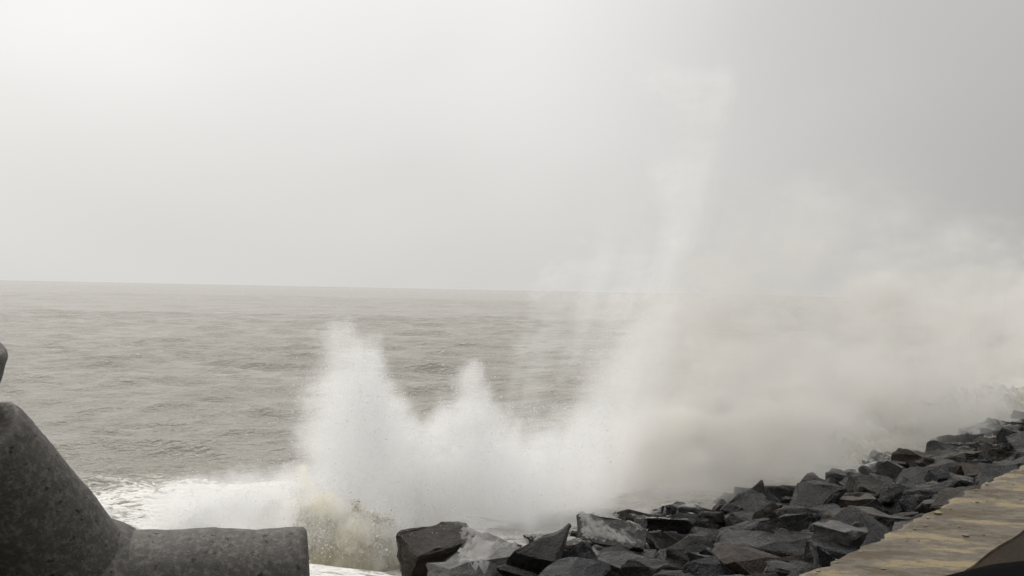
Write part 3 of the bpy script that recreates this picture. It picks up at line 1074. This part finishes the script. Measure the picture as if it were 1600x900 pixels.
def foam_clots():
    """ragged clots and lobes of foam torn off the breakers' skins"""
    rng = np.random.default_rng(9)
    P, R_, MK = [], [], []
    for V, mk, ht, z0 in CLOT_SRC:
        h = (V[:, 2] - z0) / ht
        pick = rng.choice(len(V), 2600 if len(V) < 6000 else 5000, p=(np.clip(h, 0.02, 1) / np.clip(h, 0.02, 1).sum()))
        v = V[pick]
        seedn = np.array([mnoise.noise(Vector(q) * 2.4) for q in v])
        lift = rng.exponential(0.10, len(v)) * (1 + 1.6 * np.clip(seedn, 0, 1))
        out = np.stack([rng.normal(0, 0.5, len(v)), rng.normal(-0.25, 0.4, len(v)), rng.uniform(0.1, 1.0, len(v))], -1)
        P.append(v + out * lift[:, None])
        R_.append(np.clip(rng.lognormal(math.log(0.008), 0.5, len(v)) * np.exp(-2.2 * lift), 0.003, 0.02))
        MK.append(np.clip(mk[pick] + rng.normal(0, 0.25, len(v)), 0, 1))
    P = np.concatenate(P); R_ = np.concatenate(R_); MK = np.concatenate(MK)
    t = (1 + 5 ** 0.5) / 2
    ico = np.array([(-1, t, 0), (1, t, 0), (-1, -t, 0), (1, -t, 0), (0, -1, t), (0, 1, t), (0, -1, -t), (0, 1, -t), (t, 0, -1), (t, 0, 1), (-t, 0, -1), (-t, 0, 1)]) / 1.9
    tri = np.array([(0, 11, 5), (0, 5, 1), (0, 1, 7), (0, 7, 10), (0, 10, 11), (1, 5, 9), (5, 11, 4), (11, 10, 2), (10, 7, 6), (7, 1, 8), (3, 9, 4), (3, 4, 2), (3, 2, 6), (3, 6, 8), (3, 8, 9), (4, 9, 5), (2, 4, 11), (6, 2, 10), (8, 6, 7), (9, 8, 1)])
    st = rng.uniform(0.55, 1.5, (len(P), 1, 3))
    V = P[:, None] + ico[None] * st * R_[:, None, None] * rng.uniform(0.8, 1.2, (len(P), 12, 1))
    Fc = tri[None] + (np.arange(len(P)) * 12)[:, None, None]
    me = mesh_arrays('foam_clots', V.reshape(-1, 3), Fc.reshape(-1, 3))
    add_attr(me, 'murk', np.repeat(MK, 12))
    link('foam_clots', me, M_WAVE, kind='stuff', label='ragged clots of foam torn off the breaking waves')
foam_clots()

# ------------------------------------------------------------------ the black car standing on the road
M_PAINT = mat_plain('black_car_paint', (0.002, 0.0016, 0.002), 0.8, 0.0, 0.0, 90, 0.1)
M_PAINT.node_tree.nodes['Principled BSDF'].inputs['Specular IOR Level'].default_value = 0.01
M_RUBBER = mat_plain('black_rubber', (0.010, 0.010, 0.010), 0.75)
M_ALLOY = mat_plain('grey_alloy', (0.35, 0.35, 0.36), 0.35, 0.9)
M_GLASS = mat_plain('dark_car_glass', (0.012, 0.014, 0.015), 0.06, 0.0, 0.5, 20, 0.05)
M_LAMP = mat_plain('lamp_lens', (0.45, 0.46, 0.47), 0.12, 0.0, 0.4)
M_RED = mat_plain('red_lamp_lens', (0.22, 0.01, 0.01), 0.15, 0.0, 0.4)

def loft(name, stations, mat, parent, nseg=28, power=4.0):
    """closed skin through superellipse cross-sections (x, half width, z low, z high)"""
    V, F_ = [], []
    for (x, w, z0, z1) in stations:
        zc, hh = (z0 + z1) / 2, (z1 - z0) / 2
        for j in range(nseg):
            a = 2 * math.pi * j / nseg
            c, s_ = math.cos(a), math.sin(a)
            V.append((x, w * math.copysign(abs(c) ** (2 / power), c), zc + hh * math.copysign(abs(s_) ** (2 / power), s_)))
    bm = bmesh.new()
    vs = [bm.verts.new(v) for v in V]
    k = nseg
    for i in range(len(stations) - 1):
        for j in range(k):
            bm.faces.new((vs[i * k + j], vs[i * k + (j + 1) % k], vs[(i + 1) * k + (j + 1) % k], vs[(i + 1) * k + j])).smooth = True
    bm.faces.new(vs[:k])
    bm.faces.new(vs[-k:])
    return link(name, bm_mesh(name, bm), mat, parent)

def car(loc, rz):
    t = bpy.data.objects.new('car', None)
    COL.objects.link(t)
    t.location = loc
    t.rotation_euler = (0, 0, rz)
    t['label'] = 'black car on the road with its rounded bonnet beside the sandy pavement'
    t['category'] = 'car'
    loft('body', [(0.0, 0.55, 0.34, 0.56), (0.05, 0.70, 0.26, 0.67), (0.16, 0.80, 0.22, 0.765), (0.30, 0.84, 0.20, 0.822), (0.48, 0.855, 0.20, 0.862), (0.75, 0.86, 0.19, 0.895), (1.15, 0.865, 0.19, 0.93),
                  (1.5, 0.87, 0.19, 0.95), (2.4, 0.875, 0.19, 0.955), (3.3, 0.87, 0.19, 0.965), (3.9, 0.84, 0.22, 0.96), (4.15, 0.78, 0.28, 0.90), (4.22, 0.66, 0.36, 0.70)], M_PAINT, t, 44, 5.0)
    loft('cabin', [(1.20, 0.70, 0.86, 0.95), (1.75, 0.68, 0.86, 1.32), (2.1, 0.64, 0.86, 1.44), (2.7, 0.63, 0.86, 1.47), (3.3, 0.62, 0.86, 1.40), (3.75, 0.62, 0.86, 1.15), (3.95, 0.62, 0.86, 0.97)], M_PAINT, t, 32, 4.0)
    def quad(name, pts, mat, parent, th=0.012):
        bm = bmesh.new()
        f = bm.faces.new([bm.verts.new(p) for p in pts])
        bm.normal_update()
        r = bmesh.ops.extrude_face_region(bm, geom=[f])
        off = f.normal * th
        for v in r['geom']:
            if isinstance(v, bmesh.types.BMVert):
                v.co += off
        return link(name, bm_mesh(name, bm), mat, parent)
    quad('windscreen', [(1.26, -0.60, 1.00), (1.26, 0.60, 1.00), (1.92, 0.54, 1.41), (1.92, -0.54, 1.41)], M_GLASS, t, 0.03)
    quad('rear_window', [(3.88, 0.55, 1.06), (3.88, -0.55, 1.06), (3.42, -0.50, 1.38), (3.42, 0.50, 1.38)], M_GLASS, t, 0.03)
    for sd in (-1, 1):
        for (a, b_, c, d) in ((1.55, 2.45, 2.40, 1.98), (2.52, 3.55, 3.25, 2.55)):
            quad('side_window', [(a, sd * 0.70, 0.98), (b_, sd * 0.70, 0.98), (c, sd * 0.645, 1.36), (d, sd * 0.645, 1.36)], M_GLASS, t, 0.02)
        for x0, x1 in ((1.45, 2.46), (2.49, 3.45)):
            dr = quad('door', [(x0, sd * 0.872, 0.30), (x1, sd * 0.872, 0.30), (x1, sd * 0.870, 0.86), (x0, sd * 0.870, 0.86)], M_PAINT, t, 0.012)
            quad('door_handle', [(x1 - 0.24, sd * 0.89, 0.74), (x1 - 0.08, sd * 0.89, 0.74), (x1 - 0.08, sd * 0.89, 0.77), (x1 - 0.24, sd * 0.89, 0.77)], M_ALLOY, dr, 0.02)
        loft('headlight', [(0.10, 0.05, 0.56, 0.62), (0.16, 0.14, 0.54, 0.68), (0.34, 0.10, 0.58, 0.70)], M_LAMP, t, 20, 3.0).location = (0, sd * 0.62, 0)
        loft('tail_light', [(3.95, 0.10, 0.66, 0.84), (4.18, 0.10, 0.66, 0.84)], M_RED, t, 16, 4.0).location = (0, sd * 0.66, 0)
        mr = loft('door_mirror', [(1.55, 0.06, 0.97, 1.05), (1.60, 0.11, 0.94, 1.08), (1.70, 0.11, 0.94, 1.08)], M_PAINT, t, 16, 3.0)
        mr.location = (0, sd * 0.92, 0)
        for x in (0.80, 3.35):
            w = bpy.data.objects.new('wheel', None)
            COL.objects.link(w)
            w.parent = t
            w.location = (x, sd * 0.80, 0.31)
            w.rotation_euler = (0, 0, math.pi / 2)
            bm = bmesh.new()
            prof = [(-0.095, 0.20), (-0.10, 0.28), (-0.07, 0.31), (0.07, 0.31), (0.10, 0.28), (0.095, 0.20)]
            nv = 36
            rg = [[bm.verts.new((p[0], p[1] * math.cos(2 * math.pi * j / nv), p[1] * math.sin(2 * math.pi * j / nv))) for j in range(nv)] for p in prof]
            for i in range(len(prof)):
                A_, B_ = rg[i], rg[(i + 1) % len(prof)]
                for j in range(nv):
                    bm.faces.new((A_[j], A_[(j + 1) % nv], B_[(j + 1) % nv], B_[j]))
            link('tyre', bm_mesh('tyre', bm, True), M_RUBBER, w)
            loft('rim', [(-0.08, 0.20, -0.20, 0.20), (-0.05, 0.07, -0.07, 0.07), (0.05, 0.07, -0.07, 0.07), (0.08, 0.20, -0.20, 0.20)], M_ALLOY, w, 30, 2.0)
    quad('bumper', [(0.02, -0.58, 0.26), (0.02, 0.58, 0.26), (0.0, 0.58, 0.42), (0.0, -0.58, 0.42)], M_RUBBER, t, 0.03)
    return t
car((0.88, 2.28, 1.99), R(2)).scale = (1, 1, 1.068)


# ------------------------------------------------------------------ grit and pebbles swept over the pavement
def grit():
    rng = np.random.default_rng(31)
    N = 380
    ss = rng.uniform(3, 24, N)
    nn = np.where(rng.random(N) < 0.55, 2.40 - rng.exponential(0.07, N), rng.uniform(1.76, 2.40, N))
    r = np.clip(rng.lognormal(math.log(0.008), 0.55, N), 0.003, 0.035)
    P = np.stack([0.6 * ss - 0.8 * nn, 0.8 * ss + 0.6 * nn, 2.003 + r * 0.4], -1)
    octa = np.array([(1, 0, 0), (-1, 0, 0), (0, 1, 0), (0, -1, 0), (0, 0, 1), (0, 0, -1)], float)
    tri = np.array([(0, 2, 4), (2, 1, 4), (1, 3, 4), (3, 0, 4), (2, 0, 5), (1, 2, 5), (3, 1, 5), (0, 3, 5)])
    V = P[:, None] + octa[None] * rng.uniform(0.6, 1.4, (N, 6, 1)) * np.array([1, 1, 0.6]) * r[:, None, None]
    Fc = tri[None] + (np.arange(N) * 6)[:, None, None]
    me = mesh_arrays('grit', V.reshape(-1, 3), Fc.reshape(-1, 3), smooth=False)
    link('grit', me, mat_plain('pale_sandy_grit', (0.13, 0.105, 0.065), 0.8, grain=8.0, amt=0.3), kind='stuff', label='pale grit and pebbles scattered along the pavement edge')
grit()
